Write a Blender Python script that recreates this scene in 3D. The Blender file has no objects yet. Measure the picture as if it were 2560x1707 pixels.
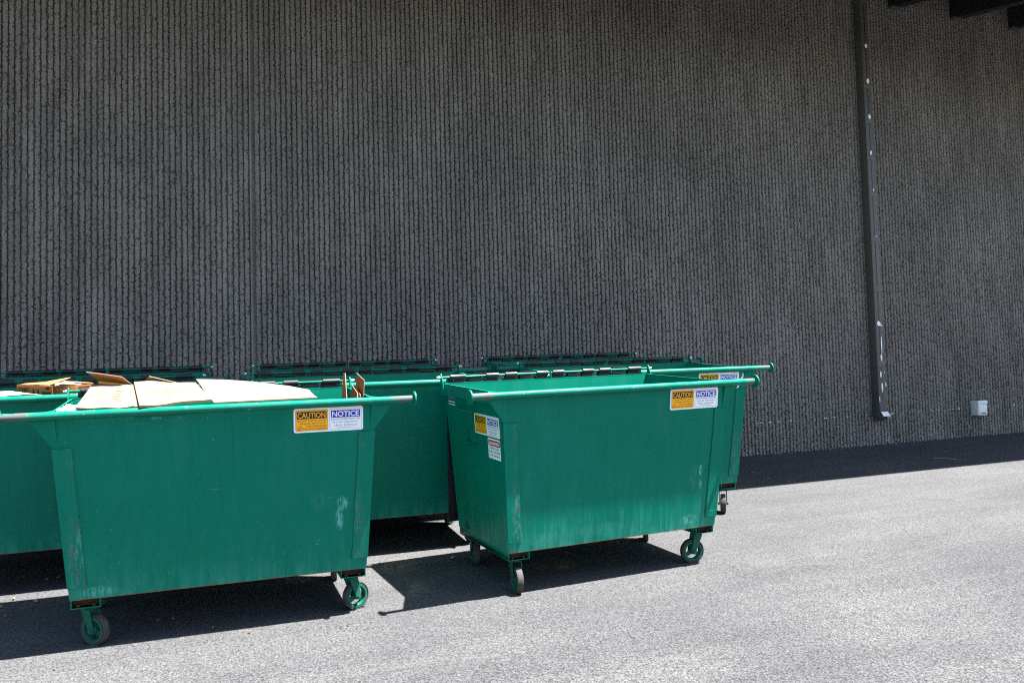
import bpy, bmesh, math, random
import numpy as np
from mathutils import Vector, Matrix, Euler

random.seed(7)
rng = np.random.default_rng(11)
scene = bpy.context.scene
COL = scene.collection
R = math.radians

# ---------------------------------------------------------------- frames
# The wall stands plumb (x along it, z up).  The lot in front of it falls away
# from the wall, so everything that stands on the asphalt lives in a tilted frame.
RW = Matrix(((0.92863995, 0.37045529, -0.01976685),
             (-0.37080861, 0.92525657, -0.08000787),
             (-0.01134993, 0.08162822, 0.99659822)))
O0 = Vector((0, 11.1456, 0))
LOT = RW.to_4x4()
LOT.translation = -(RW @ O0)


def lot(x, y, z=0.0, rz=0.0):
    return LOT @ Matrix.Translation((x, y, z)) @ Matrix.Rotation(rz, 4, 'Z')


# ---------------------------------------------------------------- tagging
def tag(o, label=None, cat=None, group=None, kind=None):
    if label: o['label'] = label
    if cat: o['category'] = cat
    if group: o['group'] = group
    if kind: o['kind'] = kind
    return o


def empty(name, M, label=None, cat=None, group=None):
    o = bpy.data.objects.new(name, None)
    o.empty_display_size = 0.2
    COL.objects.link(o)
    o.matrix_world = M
    return tag(o, label, cat, group)


def link(name, me, parent=None, M=None):
    o = bpy.data.objects.new(name, me)
    COL.objects.link(o)
    if parent is not None:
        o.parent = parent
        if M is not None: o.matrix_local = M
    elif M is not None:
        o.matrix_world = M
    return o


def copy_tree(o, parent=None):
    c = o.copy()
    COL.objects.link(c)
    if parent is not None:
        c.parent = parent
    for ch in list(o.children):
        copy_tree(ch, c)
    return c


# ---------------------------------------------------------------- mesh builder
class MB:
    def __init__(s):
        s.v, s.f, s.m, s.sm = [], [], [], []

    def add(s, vs, fs, mat=0, smooth=False):
        n = len(s.v)
        s.v += [tuple(v) for v in vs]
        for f in fs:
            s.f.append(tuple(n + i for i in f)); s.m.append(mat); s.sm.append(smooth)
        return s

    def box(s, a, b, mat=0):
        (x0, y0, z0), (x1, y1, z1) = a, b
        x0, x1 = sorted((x0, x1)); y0, y1 = sorted((y0, y1)); z0, z1 = sorted((z0, z1))
        vs = [(x0, y0, z0), (x1, y0, z0), (x1, y1, z0), (x0, y1, z0),
              (x0, y0, z1), (x1, y0, z1), (x1, y1, z1), (x0, y1, z1)]
        return s.hexa(vs, mat)

    def hexa(s, vs, mat=0):
        return s.add(vs, [(3, 2, 1, 0), (4, 5, 6, 7), (0, 1, 5, 4), (1, 2, 6, 5), (2, 3, 7, 6), (3, 0, 4, 7)], mat)

    def plate(s, poly, th, mat=0):
        """planar polygon (list of points, CCW seen from the front) thickened backwards"""
        p = [Vector(q) for q in poly]
        n = Vector((0, 0, 0))
        for i in range(len(p)):
            n += (p[i] - p[0]).cross(p[(i + 1) % len(p)] - p[0])
        n.normalize()
        k = len(p)
        vs = p + [q - n * th for q in p]
        fs = [tuple(range(k)), tuple(range(2 * k - 1, k - 1, -1))]
        for i in range(k):
            j = (i + 1) % k
            fs.append((i, i + k, j + k, j))
        return s.add(vs, fs, mat)

    def tube(s, a, b, r, r2=None, n=20, mat=0, caps=True):
        a, b = Vector(a), Vector(b)
        d = (b - a).normalized()
        t = d.cross(Vector((0, 0, 1)))
        if t.length < 1e-4: t = d.cross(Vector((0, 1, 0)))
        t.normalize(); w = d.cross(t)
        r2 = r if r2 is None else r2
        vs = []
        for c, q in ((a, r), (b, r2)):
            for i in range(n):
                g = 2 * math.pi * i / n
                vs.append(c + (t * math.cos(g) + w * math.sin(g)) * q)
        fs = [(i, (i + 1) % n, n + (i + 1) % n, n + i) for i in range(n)]
        s.add(vs, fs, mat, True)
        if caps:
            s.add(vs[:n], [tuple(range(n - 1, -1, -1))], mat)
            s.add(vs[n:], [tuple(range(n))], mat)
        return s

    def lathe(s, prof, axis_o, axis_d, n=32, mat=0, smooth=True):
        """closed profile [(radius, along)] turned about an axis"""
        o, d = Vector(axis_o), Vector(axis_d).normalized()
        t = d.cross(Vector((0, 0, 1)))
        if t.length < 1e-4: t = d.cross(Vector((0, 1, 0)))
        t.normalize(); w = d.cross(t)
        k = len(prof); vs = []
        for i in range(n):
            g = 2 * math.pi * i / n
            rr = t * math.cos(g) + w * math.sin(g)
            for (r, l) in prof: vs.append(o + rr * r + d * l)
        fs = []
        for i in range(n):
            for j in range(k):
                a0, a1 = i * k + j, i * k + (j + 1) % k
                b0, b1 = ((i + 1) % n) * k + j, ((i + 1) % n) * k + (j + 1) % k
                fs.append((a0, b0, b1, a1))
        return s.add(vs, fs, mat, smooth)

    def mesh(s, name, mats, sharp=35, bevel=0.0):
        me = bpy.data.meshes.new(name)
        me.from_pydata(s.v, [], s.f)
        for m in (mats if isinstance(mats, (list, tuple)) else [mats]): me.materials.append(m)
        me.polygons.foreach_set('material_index', s.m)
        bm = bmesh.new(); bm.from_mesh(me)
        bmesh.ops.remove_doubles(bm, verts=bm.verts, dist=1e-5)
        bmesh.ops.recalc_face_normals(bm, faces=bm.faces)
        if bevel:
            ed = [e for e in bm.edges if len(e.link_faces) == 2 and e.calc_face_angle(0) > R(40)]
            bmesh.ops.bevel(bm, geom=ed, offset=bevel, segments=2, affect='EDGES', profile=0.6)
        for e in bm.edges:
            e.smooth = not (len(e.link_faces) == 2 and e.calc_face_angle(0) > R(sharp))
        for f in bm.faces: f.smooth = True
        bm.to_mesh(me); bm.free(); me.update()
        return me

    def build(s, name, mats, parent=None, M=None, **k):
        return link(name, s.mesh(name, mats, **k), parent, M)


# ---------------------------------------------------------------- materials
class NT:
    """tiny node helper"""
    def __init__(s, name, rough=0.5, spec=0.5):
        s.mat = bpy.data.materials.new(name); s.mat.use_nodes = True
        s.t = s.mat.node_tree; s.n = s.t.nodes
        s.b = s.n['Principled BSDF']
        s.b.inputs['Roughness'].default_value = rough
        s.b.inputs['Specular IOR Level'].default_value = spec
        s.coord = s.n.new('ShaderNodeTexCoord').outputs['Object']

    def set(s, sock, v):
        if hasattr(v, 'is_linked') or hasattr(v, 'links'): s.t.links.new(v, sock)
        elif isinstance(v, (tuple, list)): sock.default_value = tuple(v) + ((1,) if len(v) == 3 and len(sock.default_value) == 4 else ())
        else: sock.default_value = v

    def rand_shift(s, co=None):
        oi = s.n.new('ShaderNodeObjectInfo')
        m = s.n.new('ShaderNodeVectorMath'); m.operation = 'SCALE'
        m.inputs[0].default_value = (31.7, 17.3, 9.1); s.t.links.new(oi.outputs['Random'], m.inputs['Scale'])
        a = s.n.new('ShaderNodeVectorMath'); a.operation = 'ADD'
        s.t.links.new(co or s.coord, a.inputs[0]); s.t.links.new(m.outputs[0], a.inputs[1])
        return a.outputs[0]

    def scale(s, co, v, rot=(0, 0, 0), loc=(0, 0, 0)):
        m = s.n.new('ShaderNodeMapping')
        m.inputs['Scale'].default_value = v; m.inputs['Rotation'].default_value = rot; m.inputs['Location'].default_value = loc
        s.t.links.new(co, m.inputs['Vector']); return m.outputs[0]

    def noise(s, co, sc, det=4, rough=0.55, dist=0.0):
        t = s.n.new('ShaderNodeTexNoise'); t.inputs['Scale'].default_value = sc
        t.inputs['Detail'].default_value = det; t.inputs['Roughness'].default_value = rough; t.inputs['Distortion'].default_value = dist
        s.t.links.new(co, t.inputs['Vector']); return t.outputs['Fac']

    def voro(s, co, sc, out='Color', feature='F1'):
        t = s.n.new('ShaderNodeTexVoronoi'); t.inputs['Scale'].default_value = sc; t.feature = feature
        s.t.links.new(co, t.inputs['Vector']); return t.outputs[out]

    def ramp(s, fac, stops, interp='LINEAR'):
        r = s.n.new('ShaderNodeValToRGB'); e = r.color_ramp.elements; r.color_ramp.interpolation = interp
        while len(e) > 1: e.remove(e[-1])
        for i, (p, c) in enumerate(stops):
            x = e[0] if i == 0 else e.new(p)
            x.position = p; c = (c, c, c) if isinstance(c, (int, float)) else c; x.color = (*c, 1)
        s.set(r.inputs['Fac'], fac); return r.outputs['Color']

    def mix(s, fac, a, b, mode='MIX'):
        m = s.n.new('ShaderNodeMix'); m.data_type = 'RGBA'; m.blend_type = mode; m.clamp_factor = True
        s.set(m.inputs[0], fac); s.set(m.inputs[6], a); s.set(m.inputs[7], b); return m.outputs[2]

    def math(s, op, a, b=0.0, c=0.0, clamp=False):
        m = s.n.new('ShaderNodeMath'); m.operation = op; m.use_clamp = clamp
        s.set(m.inputs[0], a); s.set(m.inputs[1], b); s.set(m.inputs[2], c); return m.outputs[0]

    def sep(s, co):
        m = s.n.new('ShaderNodeSeparateXYZ'); s.t.links.new(co, m.inputs[0]); return m.outputs

    def bump(s, h, strength, dist):
        b = s.n.new('ShaderNodeBump'); b.inputs['Strength'].default_value = strength; b.inputs['Distance'].default_value = dist
        s.set(b.inputs['Height'], h); s.t.links.new(b.outputs[0], s.b.inputs['Normal']); return b

    def color(s, c): s.set(s.b.inputs['Base Color'], c); return s
    def rough(s, c): s.set(s.b.inputs['Roughness'], c); return s


def plain(name, col, rough=0.5, spec=0.5, metal=0.0, vary=0.12, sc=8.0):
    m = NT(name, rough, spec)
    n = m.noise(m.rand_shift(), sc, 5)
    c = m.mix(m.math('MULTIPLY', n, 1.0), tuple(x * (1 - vary) for x in col), tuple(x * (1 + vary) for x in col))
    m.color(c); m.b.inputs['Metallic'].default_value = metal
    m.rough(m.math('ADD', m.math('MULTIPLY', n, 0.2), rough - 0.1))
    return m.mat


GREEN = (0.0004, 0.152, 0.098)
PALE = (0.09, 0.36, 0.30)
STEEL = (0.22, 0.20, 0.20)
RUST = (0.16, 0.055, 0.025)


def green_paint(name, scuffs=(), wear=None, rough=0.36, rustline=False, runs_amt=0.10, heavy=False):
    """teal-green enamel on sheet steel.  scuffs: (x, z, rx, rz, amount) scraped places; wear: 'plate' / 'bar' / 'caster'"""
    m = NT(name, rough, 0.11)
    co = m.rand_shift()
    streak = m.noise(m.scale(co, (55, 55, 1.6)), 1.0, 4, 0.6)
    blotch = m.noise(co, 2.3, 4, 0.55)
    v = m.math('ADD', m.math('MULTIPLY', streak, 0.55), m.math('MULTIPLY', blotch, 0.40))
    c = m.mix(v, tuple(x * 0.74 for x in GREEN), tuple(x * 1.22 for x in GREEN))
    # thin dribbles that dried on the sheet
    drip = m.noise(m.scale(co, (22, 22, 0.55)), 1.0, 2, 0.4)
    c = m.mix(m.ramp(drip, [(0.655, 0), (0.69, 0.26), (0.72, 0)]), c, tuple(x * 0.55 for x in GREEN))
    # road film, chalky flecks and hairline scratches
    film = m.noise(m.scale(co, (6, 6, 1.4)), 1.0, 5, 0.6)
    c = m.mix(m.ramp(film, [(0.5, 0), (0.78, 0.07)]), c, PALE)
    fleck = m.noise(co, 46, 2, 0.5)
    c = m.mix(m.ramp(fleck, [(0.735, 0), (0.76, 0.5)]), c, PALE)
    scr = m.noise(m.scale(co, (3, 3, 60), rot=(0.5, 0.3, 0.2)), 1.0, 3, 0.5)
    where = m.noise(co, 3.1, 2)
    c = m.mix(m.math('MULTIPLY', m.ramp(scr, [(0.68, 0), (0.70, 1)]), m.ramp(where, [(0.58, 0), (0.68, 0.55)])), c, PALE)
    xyz = m.sep(m.coord)
    fine = m.noise(m.scale(co, (70, 70, 14)), 1.0, 6, 0.75)
    if rustline:
        z = m.math('ADD', xyz[2], m.math('MULTIPLY', m.noise(co, 9, 3), 0.016))
        c = m.mix(m.ramp(z, [(0.3215, 0.85), (0.3245, 0.0)]), c, RUST)
        dust = m.math('MULTIPLY', m.ramp(xyz[2], [(0.31, 1), (0.47, 0)]), m.ramp(m.noise(m.scale(co, (14, 14, 3)), 1, 5, .65), [(0.42, 0), (0.72, 0.34)]))
        c = m.mix(dust, c, PALE)
        runs = m.math('MULTIPLY', m.ramp(xyz[2], [(0.31, 1), (0.70, 0)]), m.ramp(m.noise(m.scale(co, (34, 34, 1.1)), 1, 4, .6), [(0.46, 0), (0.70, runs_amt)]))
        c = m.mix(runs, c, PALE)
        speck = m.math('MULTIPLY', m.ramp(xyz[2], [(0.31, 1), (0.80, 0.1)]), m.ramp(m.noise(co, 75, 2, 0.5), [(0.69, 0), (0.73, 0.55)]))
        c = m.mix(speck, c, PALE)
    for (sx, sz, rx, rz, amt) in scuffs:
        dx = m.math('DIVIDE', m.math('SUBTRACT', xyz[0], sx), rx)
        dz = m.math('DIVIDE', m.math('SUBTRACT', xyz[2], sz), rz)
        d = m.math('ADD', m.math('MULTIPLY', dx, dx), m.math('MULTIPLY', dz, dz))
        msk = m.math('MULTIPLY', m.ramp(d, [(0.0, 1), (1.0, 0)]), m.ramp(fine, [(0.44, 0), (0.58, 1)]))
        c = m.mix(m.math('MULTIPLY', msk, amt), c, (0.17, 0.52, 0.47) if amt > 0.5 else (0.06, 0.24, 0.19))
    if wear == 'plate':
        # dragged along by the truck's arms: a grey, scraped stripe along the inner edge of each plate
        ax = m.math('ABSOLUTE', xyz[0])
        w = m.math('MULTIPLY', m.ramp(m.math('SUBTRACT', 0.95, ax), [(0.035, 0.05), (0.085, 1), (0.13, 0.9)]),
                   m.ramp(m.math('DIVIDE', xyz[2], 1.5), [(0.25, 0.6), (0.36, 1), (0.50, 0.6), (0.57, 0.12), (0.74, 0.1), (0.80, 0.45)]))
        if not heavy: w = m.math('MULTIPLY', w, m.ramp(oi_random(m), [(0.25, 0.15), (0.8, 0.7)]))
        n2 = m.noise(m.scale(co, (26, 26, 9)), 1.0, 6, 0.72)
        c = m.mix(m.math('MULTIPLY', w, m.ramp(n2, [(0.48, 0), (0.60, 0.75)])), c, (0.10, 0.30, 0.25) if heavy else (0.06, 0.24, 0.19))
        n3 = m.noise(m.scale(co, (40, 40, 12)), 1.0, 6, 0.7)
        c = m.mix(m.math('MULTIPLY', w, m.ramp(n3, [(0.50, 0), (0.60, 0.9)])), c, (0.10, 0.085, 0.085))
    if wear == 'bar':
        ax = m.math('ABSOLUTE', xyz[0])
        w = m.ramp(m.math('SUBTRACT', ax, 1.0), [(0.06, 0.10), (0.12, 0.9), (0.23, 0.9)])
        n2 = m.noise(m.scale(co, (9, 22, 22)), 1.0, 5, 0.65)
        c = m.mix(m.math('MULTIPLY', w, m.ramp(n2, [(0.46, 0), (0.52, 1)])), c, (0.10, 0.082, 0.085))
        n3 = m.noise(m.scale(co, (14, 30, 30)), 1.0, 5, 0.7)
        c = m.mix(m.ramp(n3, [(0.66, 0), (0.70, 0.8)]), c, RUST)
        c = m.mix(m.ramp(m.noise(co, 26, 4), [(0.68, 0), (0.70, 0.6)]), c, (0.14, 0.40, 0.34))
    if wear == 'caster':
        c = m.mix(0.35, c, (0.002, 0.03, 0.022))
        n2 = m.noise(co, 34, 5, 0.7)
        c = m.mix(m.ramp(n2, [(0.42, 0), (0.60, 0.75)]), c, (0.030, 0.055, 0.048))
        c = m.mix(m.ramp(m.noise(co, 60, 4, 0.7), [(0.60, 0), (0.68, 0.7)]), c, RUST)
    m.color(c)
    m.rough(m.math('ADD', m.math('MULTIPLY', film, 0.24), rough - 0.12))
    h = m.math('ADD', m.math('MULTIPLY', m.noise(co, 1.7, 2), 1.0), m.math('MULTIPLY', m.noise(co, 55, 2), 0.012))
    m.bump(h, 0.35, 0.034)
    return m.mat


def oi_random(m):
    return m.n.new('ShaderNodeObjectInfo').outputs['Random']


MAT = {}
MAT['body'] = green_paint('green_enamel', rustline=True)
MAT['body_left'] = green_paint('green_enamel_scraped', rustline=True, scuffs=[
    (0.755, 0.775, 0.045, 0.055, 0.95), (0.735, 0.67, 0.03, 0.09, 0.75), (0.60, 0.80, 0.07, 0.08, 0.3),
    (-0.39, 1.415, 0.035, 0.012, 0.8), (-0.24, 1.412, 0.05, 0.014, 0.5), (-0.75, 0.35, 0.12, 0.04, 0.55), (0.60, 0.535, 0.05, 0.02, 0.35)])
MAT['body_front'] = green_paint('green_enamel_rubbed', rustline=True, runs_amt=0.30, scuffs=[
    (0.757, 0.775, 0.022, 0.055, 1.0), (0.757, 0.66, 0.018, 0.05, 0.9), (0.69, 0.72, 0.05, 0.12, 0.4),
    (0.66, 0.385, 0.09, 0.05, 0.55), (-0.62, 0.38, 0.16, 0.06, 0.5), (-0.2, 0.40, 0.3, 0.06, 0.35)])
MAT['trim'] = green_paint('green_trim')
MAT['plate'] = green_paint('green_worn_plate', wear='plate')
MAT['plate_scraped'] = green_paint('green_scraped_plate', wear='plate', heavy=True)
MAT['bar'] = green_paint('green_worn_bar', wear='bar', rough=0.30)
MAT['caster'] = green_paint('green_cast_iron', wear='caster', rough=0.5)
MAT['rustin'] = plain('rusty_primer', (0.06, 0.028, 0.018), 0.8, 0.2, vary=0.4, sc=30)
MAT['lid'] = plain('black_polyethylene', (0.013, 0.013, 0.016), 0.45, 0.4, vary=0.25, sc=14)
MAT['zinc'] = plain('zinc_bolt', (0.55, 0.56, 0.58), 0.35, 0.5, metal=0.8, vary=0.15, sc=40)
MAT['tyre'] = plain('worn_black_tread', (0.042, 0.040, 0.037), 0.75, 0.3, vary=0.6, sc=28)
MAT['white'] = plain('white_vinyl', (0.84, 0.85, 0.87), 0.35, 0.5, vary=0.07, sc=14)
MAT['orange'] = plain('orange_vinyl', (0.95, 0.42, 0.004), 0.35, 0.5, vary=0.04)
MAT['black'] = plain('black_ink', (0.018, 0.006, 0.004), 0.4, 0.5, vary=0.1)
MAT['blue'] = plain('blue_ink', (0.020, 0.020, 0.40), 0.4, 0.5, vary=0.05)
MAT['red'] = plain('red_ink', (0.62, 0.012, 0.03), 0.4, 0.5, vary=0.05)
MAT['brown_ink'] = plain('faded_brown_ink', (0.22, 0.085, 0.004), 0.5, 0.3, vary=0.1)
MAT['blue_ink'] = plain('faded_blue_ink', (0.22, 0.24, 0.42), 0.5, 0.3, vary=0.1)
MAT['grey_ink'] = plain('grey_ink', (0.15, 0.16, 0.17), 0.5, 0.3, vary=0.1)
MAT['red_orange'] = plain('red_orange_ink', (0.62, 0.10, 0.006), 0.5, 0.3, vary=0.1)


def cardboard(name, col, fold=True):
    m = NT(name, 0.85, 0.15)
    co = m.rand_shift()
    fib = m.noise(m.scale(co, (4, 60, 4)), 1.0, 4, 0.6)
    bl = m.noise(co, 5, 4)
    v = m.math('ADD', m.math('MULTIPLY', fib, 0.35), m.math('MULTIPLY', bl, 0.5))
    c = m.mix(v, tuple(x * 0.86 for x in col), tuple(x * 1.10 for x in col))
    spot = m.noise(co, 3.2, 3)
    c = m.mix(m.ramp(spot, [(0.62, 0), (0.70, 0.35)]), c, tuple(x * 0.72 for x in col))
    m.color(c)
    m.bump(m.math('ADD', m.noise(m.scale(co, (3, 90, 3)), 1, 2), m.math('MULTIPLY', m.noise(co, 9, 3), 1.2)), 0.25, 0.004)
    return m.mat


MAT['card'] = cardboard('pale_cardboard', (0.175, 0.136, 0.104))
MAT['kraft'] = cardboard('kraft_cardboard', (0.33, 0.135, 0.045))
MAT['kraft_dark'] = cardboard('brown_kraft_cardboard', (0.25, 0.16, 0.105))
MAT['flute'] = plain('corrugated_edge', (0.20, 0.12, 0.06), 0.9, 0.1, vary=0.5, sc=90)
MAT['card_ink'] = plain('printed_brown_ink', (0.055, 0.028, 0.014), 0.8, 0.1, vary=0.4, sc=40)
MAT['card_crease'] = plain('crushed_fold', (0.075, 0.05, 0.028), 0.9, 0.1, vary=0.3, sc=40)
MAT['card_faint'] = plain('faint_printing', (0.115, 0.075, 0.04), 0.8, 0.1, vary=0.2, sc=40)
MAT['tape'] = plain('packing_tape', (0.62, 0.46, 0.27), 0.3, 0.5, vary=0.08)
MAT['bag'] = plain('white_plastic_film', (0.82, 0.82, 0.84), 0.35, 0.5, vary=0.04)
MAT['news'] = plain('printed_paper', (0.55, 0.54, 0.52), 0.7, 0.2, vary=0.35, sc=60)
MAT['leaf'] = plain('dry_leaf', (0.30, 0.21, 0.085), 0.8, 0.2, vary=0.35, sc=60)
MAT['leaf_red'] = plain('reddish_leaf', (0.20, 0.085, 0.04), 0.8, 0.2, vary=0.3, sc=60)


def asphalt():
    m = NT('weathered_asphalt', 0.9, 0.05)
    co = m.coord
    big = m.noise(co, 0.55, 5, 0.6, 0.4)
    lay = m.noise(m.scale(m.scale(co, (1, 1, 1), rot=(0, 0, -0.37)), (0.35, 2.4, 1)), 0.8, 5, 0.6, 0.6)
    v = m.math('ADD', m.math('MULTIPLY', big, 0.5), m.math('MULTIPLY', lay, 0.5))
    base = m.ramp(v, [(0.33, (0.045, 0.0462, 0.049)), (0.50, (0.061, 0.0620, 0.0645)), (0.67, (0.083, 0.0835, 0.0837))])
    # aggregate: every stone its own grey
    stone = m.voro(co, 120.0, 'Color')
    sv = m.sep(stone)[0]
    stone2 = m.sep(m.voro(co, 260.0, 'Color'))[1]
    g = m.math('ADD', m.math('MULTIPLY', sv, 0.62), m.math('MULTIPLY', stone2, 0.38))
    c = m.mix(1.0, base, m.ramp(g, [(0.14, 0.44), (0.42, 0.96), (0.62, 1.14), (0.90, 1.72)]), 'MULTIPLY')
    # pits between stones
    pit = m.voro(co, 92.0, 'Distance')
    c = m.mix(m.ramp(pit, [(0.55, 0), (0.78, 0.6)]), c, (0.014, 0.014, 0.015))
    bits = m.noise(co, 38, 2, 0.4)
    c = m.mix(m.ramp(bits, [(0.775, 0), (0.79, 0.9)]), c, (0.20, 0.19, 0.17))
    pale = m.noise(m.scale(m.scale(co, (1, 1, 1), rot=(0, 0, -0.45)), (0.5, 2.2, 1)), 1.1, 5, 0.6, 1.2)
    c = m.mix(m.ramp(pale, [(0.60, 0), (0.74, 0.22)]), c, (0.125, 0.123, 0.119))
    # paler towards the building: grazing-light brightness of far ground painted into the colour
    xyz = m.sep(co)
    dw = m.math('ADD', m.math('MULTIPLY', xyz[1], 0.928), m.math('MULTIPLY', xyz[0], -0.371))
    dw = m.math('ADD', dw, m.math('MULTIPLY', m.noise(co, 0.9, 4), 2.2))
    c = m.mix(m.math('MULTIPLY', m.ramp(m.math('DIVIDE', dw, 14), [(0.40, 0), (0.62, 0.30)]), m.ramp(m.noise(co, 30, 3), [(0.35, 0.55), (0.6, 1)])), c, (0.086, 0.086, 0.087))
    # two dusty rubbed spots between the front bins
    xyz = m.sep(co)
    for (sx, sy, rx, ry) in ((-0.93, 7.15, 0.20, 0.26), (-0.74, 6.52, 0.12, 0.20), (0.32, 7.1, .2, .2)):
        dx = m.math('DIVIDE', m.math('SUBTRACT', xyz[0], sx), rx); dy = m.math('DIVIDE', m.math('SUBTRACT', xyz[1], sy), ry)
        d = m.math('ADD', m.math('MULTIPLY', dx, dx), m.math('MULTIPLY', dy, dy))
        k = m.math('MULTIPLY', m.ramp(d, [(0, 0.8), (1, 0)]), m.ramp(m.noise(co, 9, 5, 0.7), [(0.40, 0), (0.62, 1)]))
        c = m.mix(k, c, (0.17, 0.14, 0.105))
    m.color(c)
    h = m.math('ADD', m.math('MULTIPLY', m.math('SUBTRACT', 1.0, pit), 0.8), m.math('MULTIPLY', sv, 0.5))
    h = m.math('ADD', h, m.math('MULTIPLY', m.noise(co, 6, 3), 1.5))
    m.bump(h, 0.55, 0.006)
    return m.mat


def wall_paint():
    m = NT('grey_painted_ribbed_concrete', 0.72, 0.28)
    co = m.coord
    big = m.noise(m.scale(co, (0.8, 1, 0.35)), 1.0, 5, 0.6)
    mid = m.noise(m.scale(co, (9, 9, 1.2)), 1.0, 4, 0.6)
    fine = m.noise(co, 85, 4, 0.7)
    v = m.math('ADD', m.math('ADD', m.math('MULTIPLY', big, 0.36), m.math('MULTIPLY', mid, 0.40)), m.math('MULTIPLY', fine, 0.34))
    c = m.ramp(v, [(0.40, (0.118, 0.105, 0.092)), (0.55, (0.182, 0.164, 0.145)), (0.70, (0.268, 0.242, 0.215))])
    pore = m.noise(m.scale(co, (60, 60, 150)), 1.0, 4, 0.75)
    patch = m.noise(m.scale(co, (1.1, 1, 0.45)), 1.0, 5, 0.65, 0.5)      # stretches where the ribs broke rougher and the paint missed
    pr = m.math('ADD', pore, m.math('MULTIPLY', m.math('SUBTRACT', patch, 0.5), 0.55))
    zc = m.sep(co)[2]
    pr = m.math('ADD', pr, m.ramp(m.math('DIVIDE', zc, 3.2), [(0.0, 0.035), (1.0, 0.0)]))
    c = m.mix(m.ramp(pr, [(0.625, 0), (0.68, 0.8)]), c, (0.030, 0.028, 0.026))
    xyz = m.sep(co)
    # the dashed unpainted line that runs along the foot of the wall
    zl = m.math('SUBTRACT', xyz[2], m.math('ADD', 0.452, m.math('MULTIPLY', xyz[0], 0.0198)))
    zl = m.math('ADD', zl, m.math('MULTIPLY', m.math('SUBTRACT', m.noise(m.scale(co, (3, 0, 0)), 1, 3), 0.5), 0.03))
    line = m.math('MULTIPLY', m.ramp(m.math('ABSOLUTE', zl), [(0.006, 1), (0.010, 0)]),
                  m.ramp(m.noise(m.scale(co, (7, 0, 0)), 1.0, 4, 0.8), [(0.535, 0), (0.565, 1)]))
    c = m.mix(line, c, (0.80, 0.80, 0.78))
    # chips and splashes near the ground
    foot = m.ramp(m.math('SUBTRACT', xyz[2], m.math('MULTIPLY', xyz[0], 0.0198)), [(0.02, 1), (0.16, 0.45), (0.6, 0.03)])
    chip = m.ramp(m.noise(co, 33, 3, 0.6), [(0.655, 0), (0.68, 1)])
    c = m.mix(m.math('MULTIPLY', foot, chip), c, (0.55, 0.55, 0.54))
    m.color(c)
    m.bump(m.math('ADD', fine, m.noise(co, 34, 3)), 0.5, 0.006)
    return m.mat


def bronze(name, col):
    m = NT(name, 0.45, 0.4)
    co = m.rand_shift()
    n = m.noise(m.scale(co, (20, 20, 2)), 1.0, 4)
    m.color(m.mix(n, tuple(x * 0.85 for x in col), tuple(x * 1.15 for x in col)))
    return m.mat


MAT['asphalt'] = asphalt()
MAT['wall'] = wall_paint()
MAT['spout'] = bronze('dark_grey_spout_paint', (0.088, 0.084, 0.078))
MAT['slot'] = bronze('black_slot_paint', (0.015, 0.015, 0.016))
MAT['chipwhite'] = plain('bare_white_chip', (0.88, 0.88, 0.86), 0.6, 0.3, vary=0.05)
MAT['beam'] = bronze('black_steel_paint', (0.018, 0.018, 0.020))
MAT['deck'] = bronze('dark_deck_paint', (0.05, 0.048, 0.045))
MAT['pvc'] = plain('grey_plastic_box', (0.68, 0.71, 0.72), 0.45, 0.4, vary=0.05)
MAT['boxdark'] = plain('box_slot', (0.05, 0.055, 0.06), 0.6, 0.3)

# ---------------------------------------------------------------- text
_cache = {}


def text_geo(s, bold=0.0):
    key = (s, bold)
    if key in _cache: return _cache[key]
    cu = bpy.data.curves.new('lettering', 'FONT')
    cu.body = s; cu.resolution_u = 3; cu.offset = bold; cu.fill_mode = 'FRONT'
    ob = bpy.data.objects.new('lettering', cu)
    COL.objects.link(ob)
    dg = bpy.context.evaluated_depsgraph_get()
    me = bpy.data.meshes.new_from_object(ob.evaluated_get(dg))
    V = np.array([v.co[:2] for v in me.vertices]); F = [tuple(p.vertices) for p in me.polygons]
    bpy.data.objects.remove(ob); bpy.data.curves.remove(cu); bpy.data.meshes.remove(me)
    V = (V - V.min(0)) / (V.max(0) - V.min(0))
    _cache[key] = (V, F)
    return V, F


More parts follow.
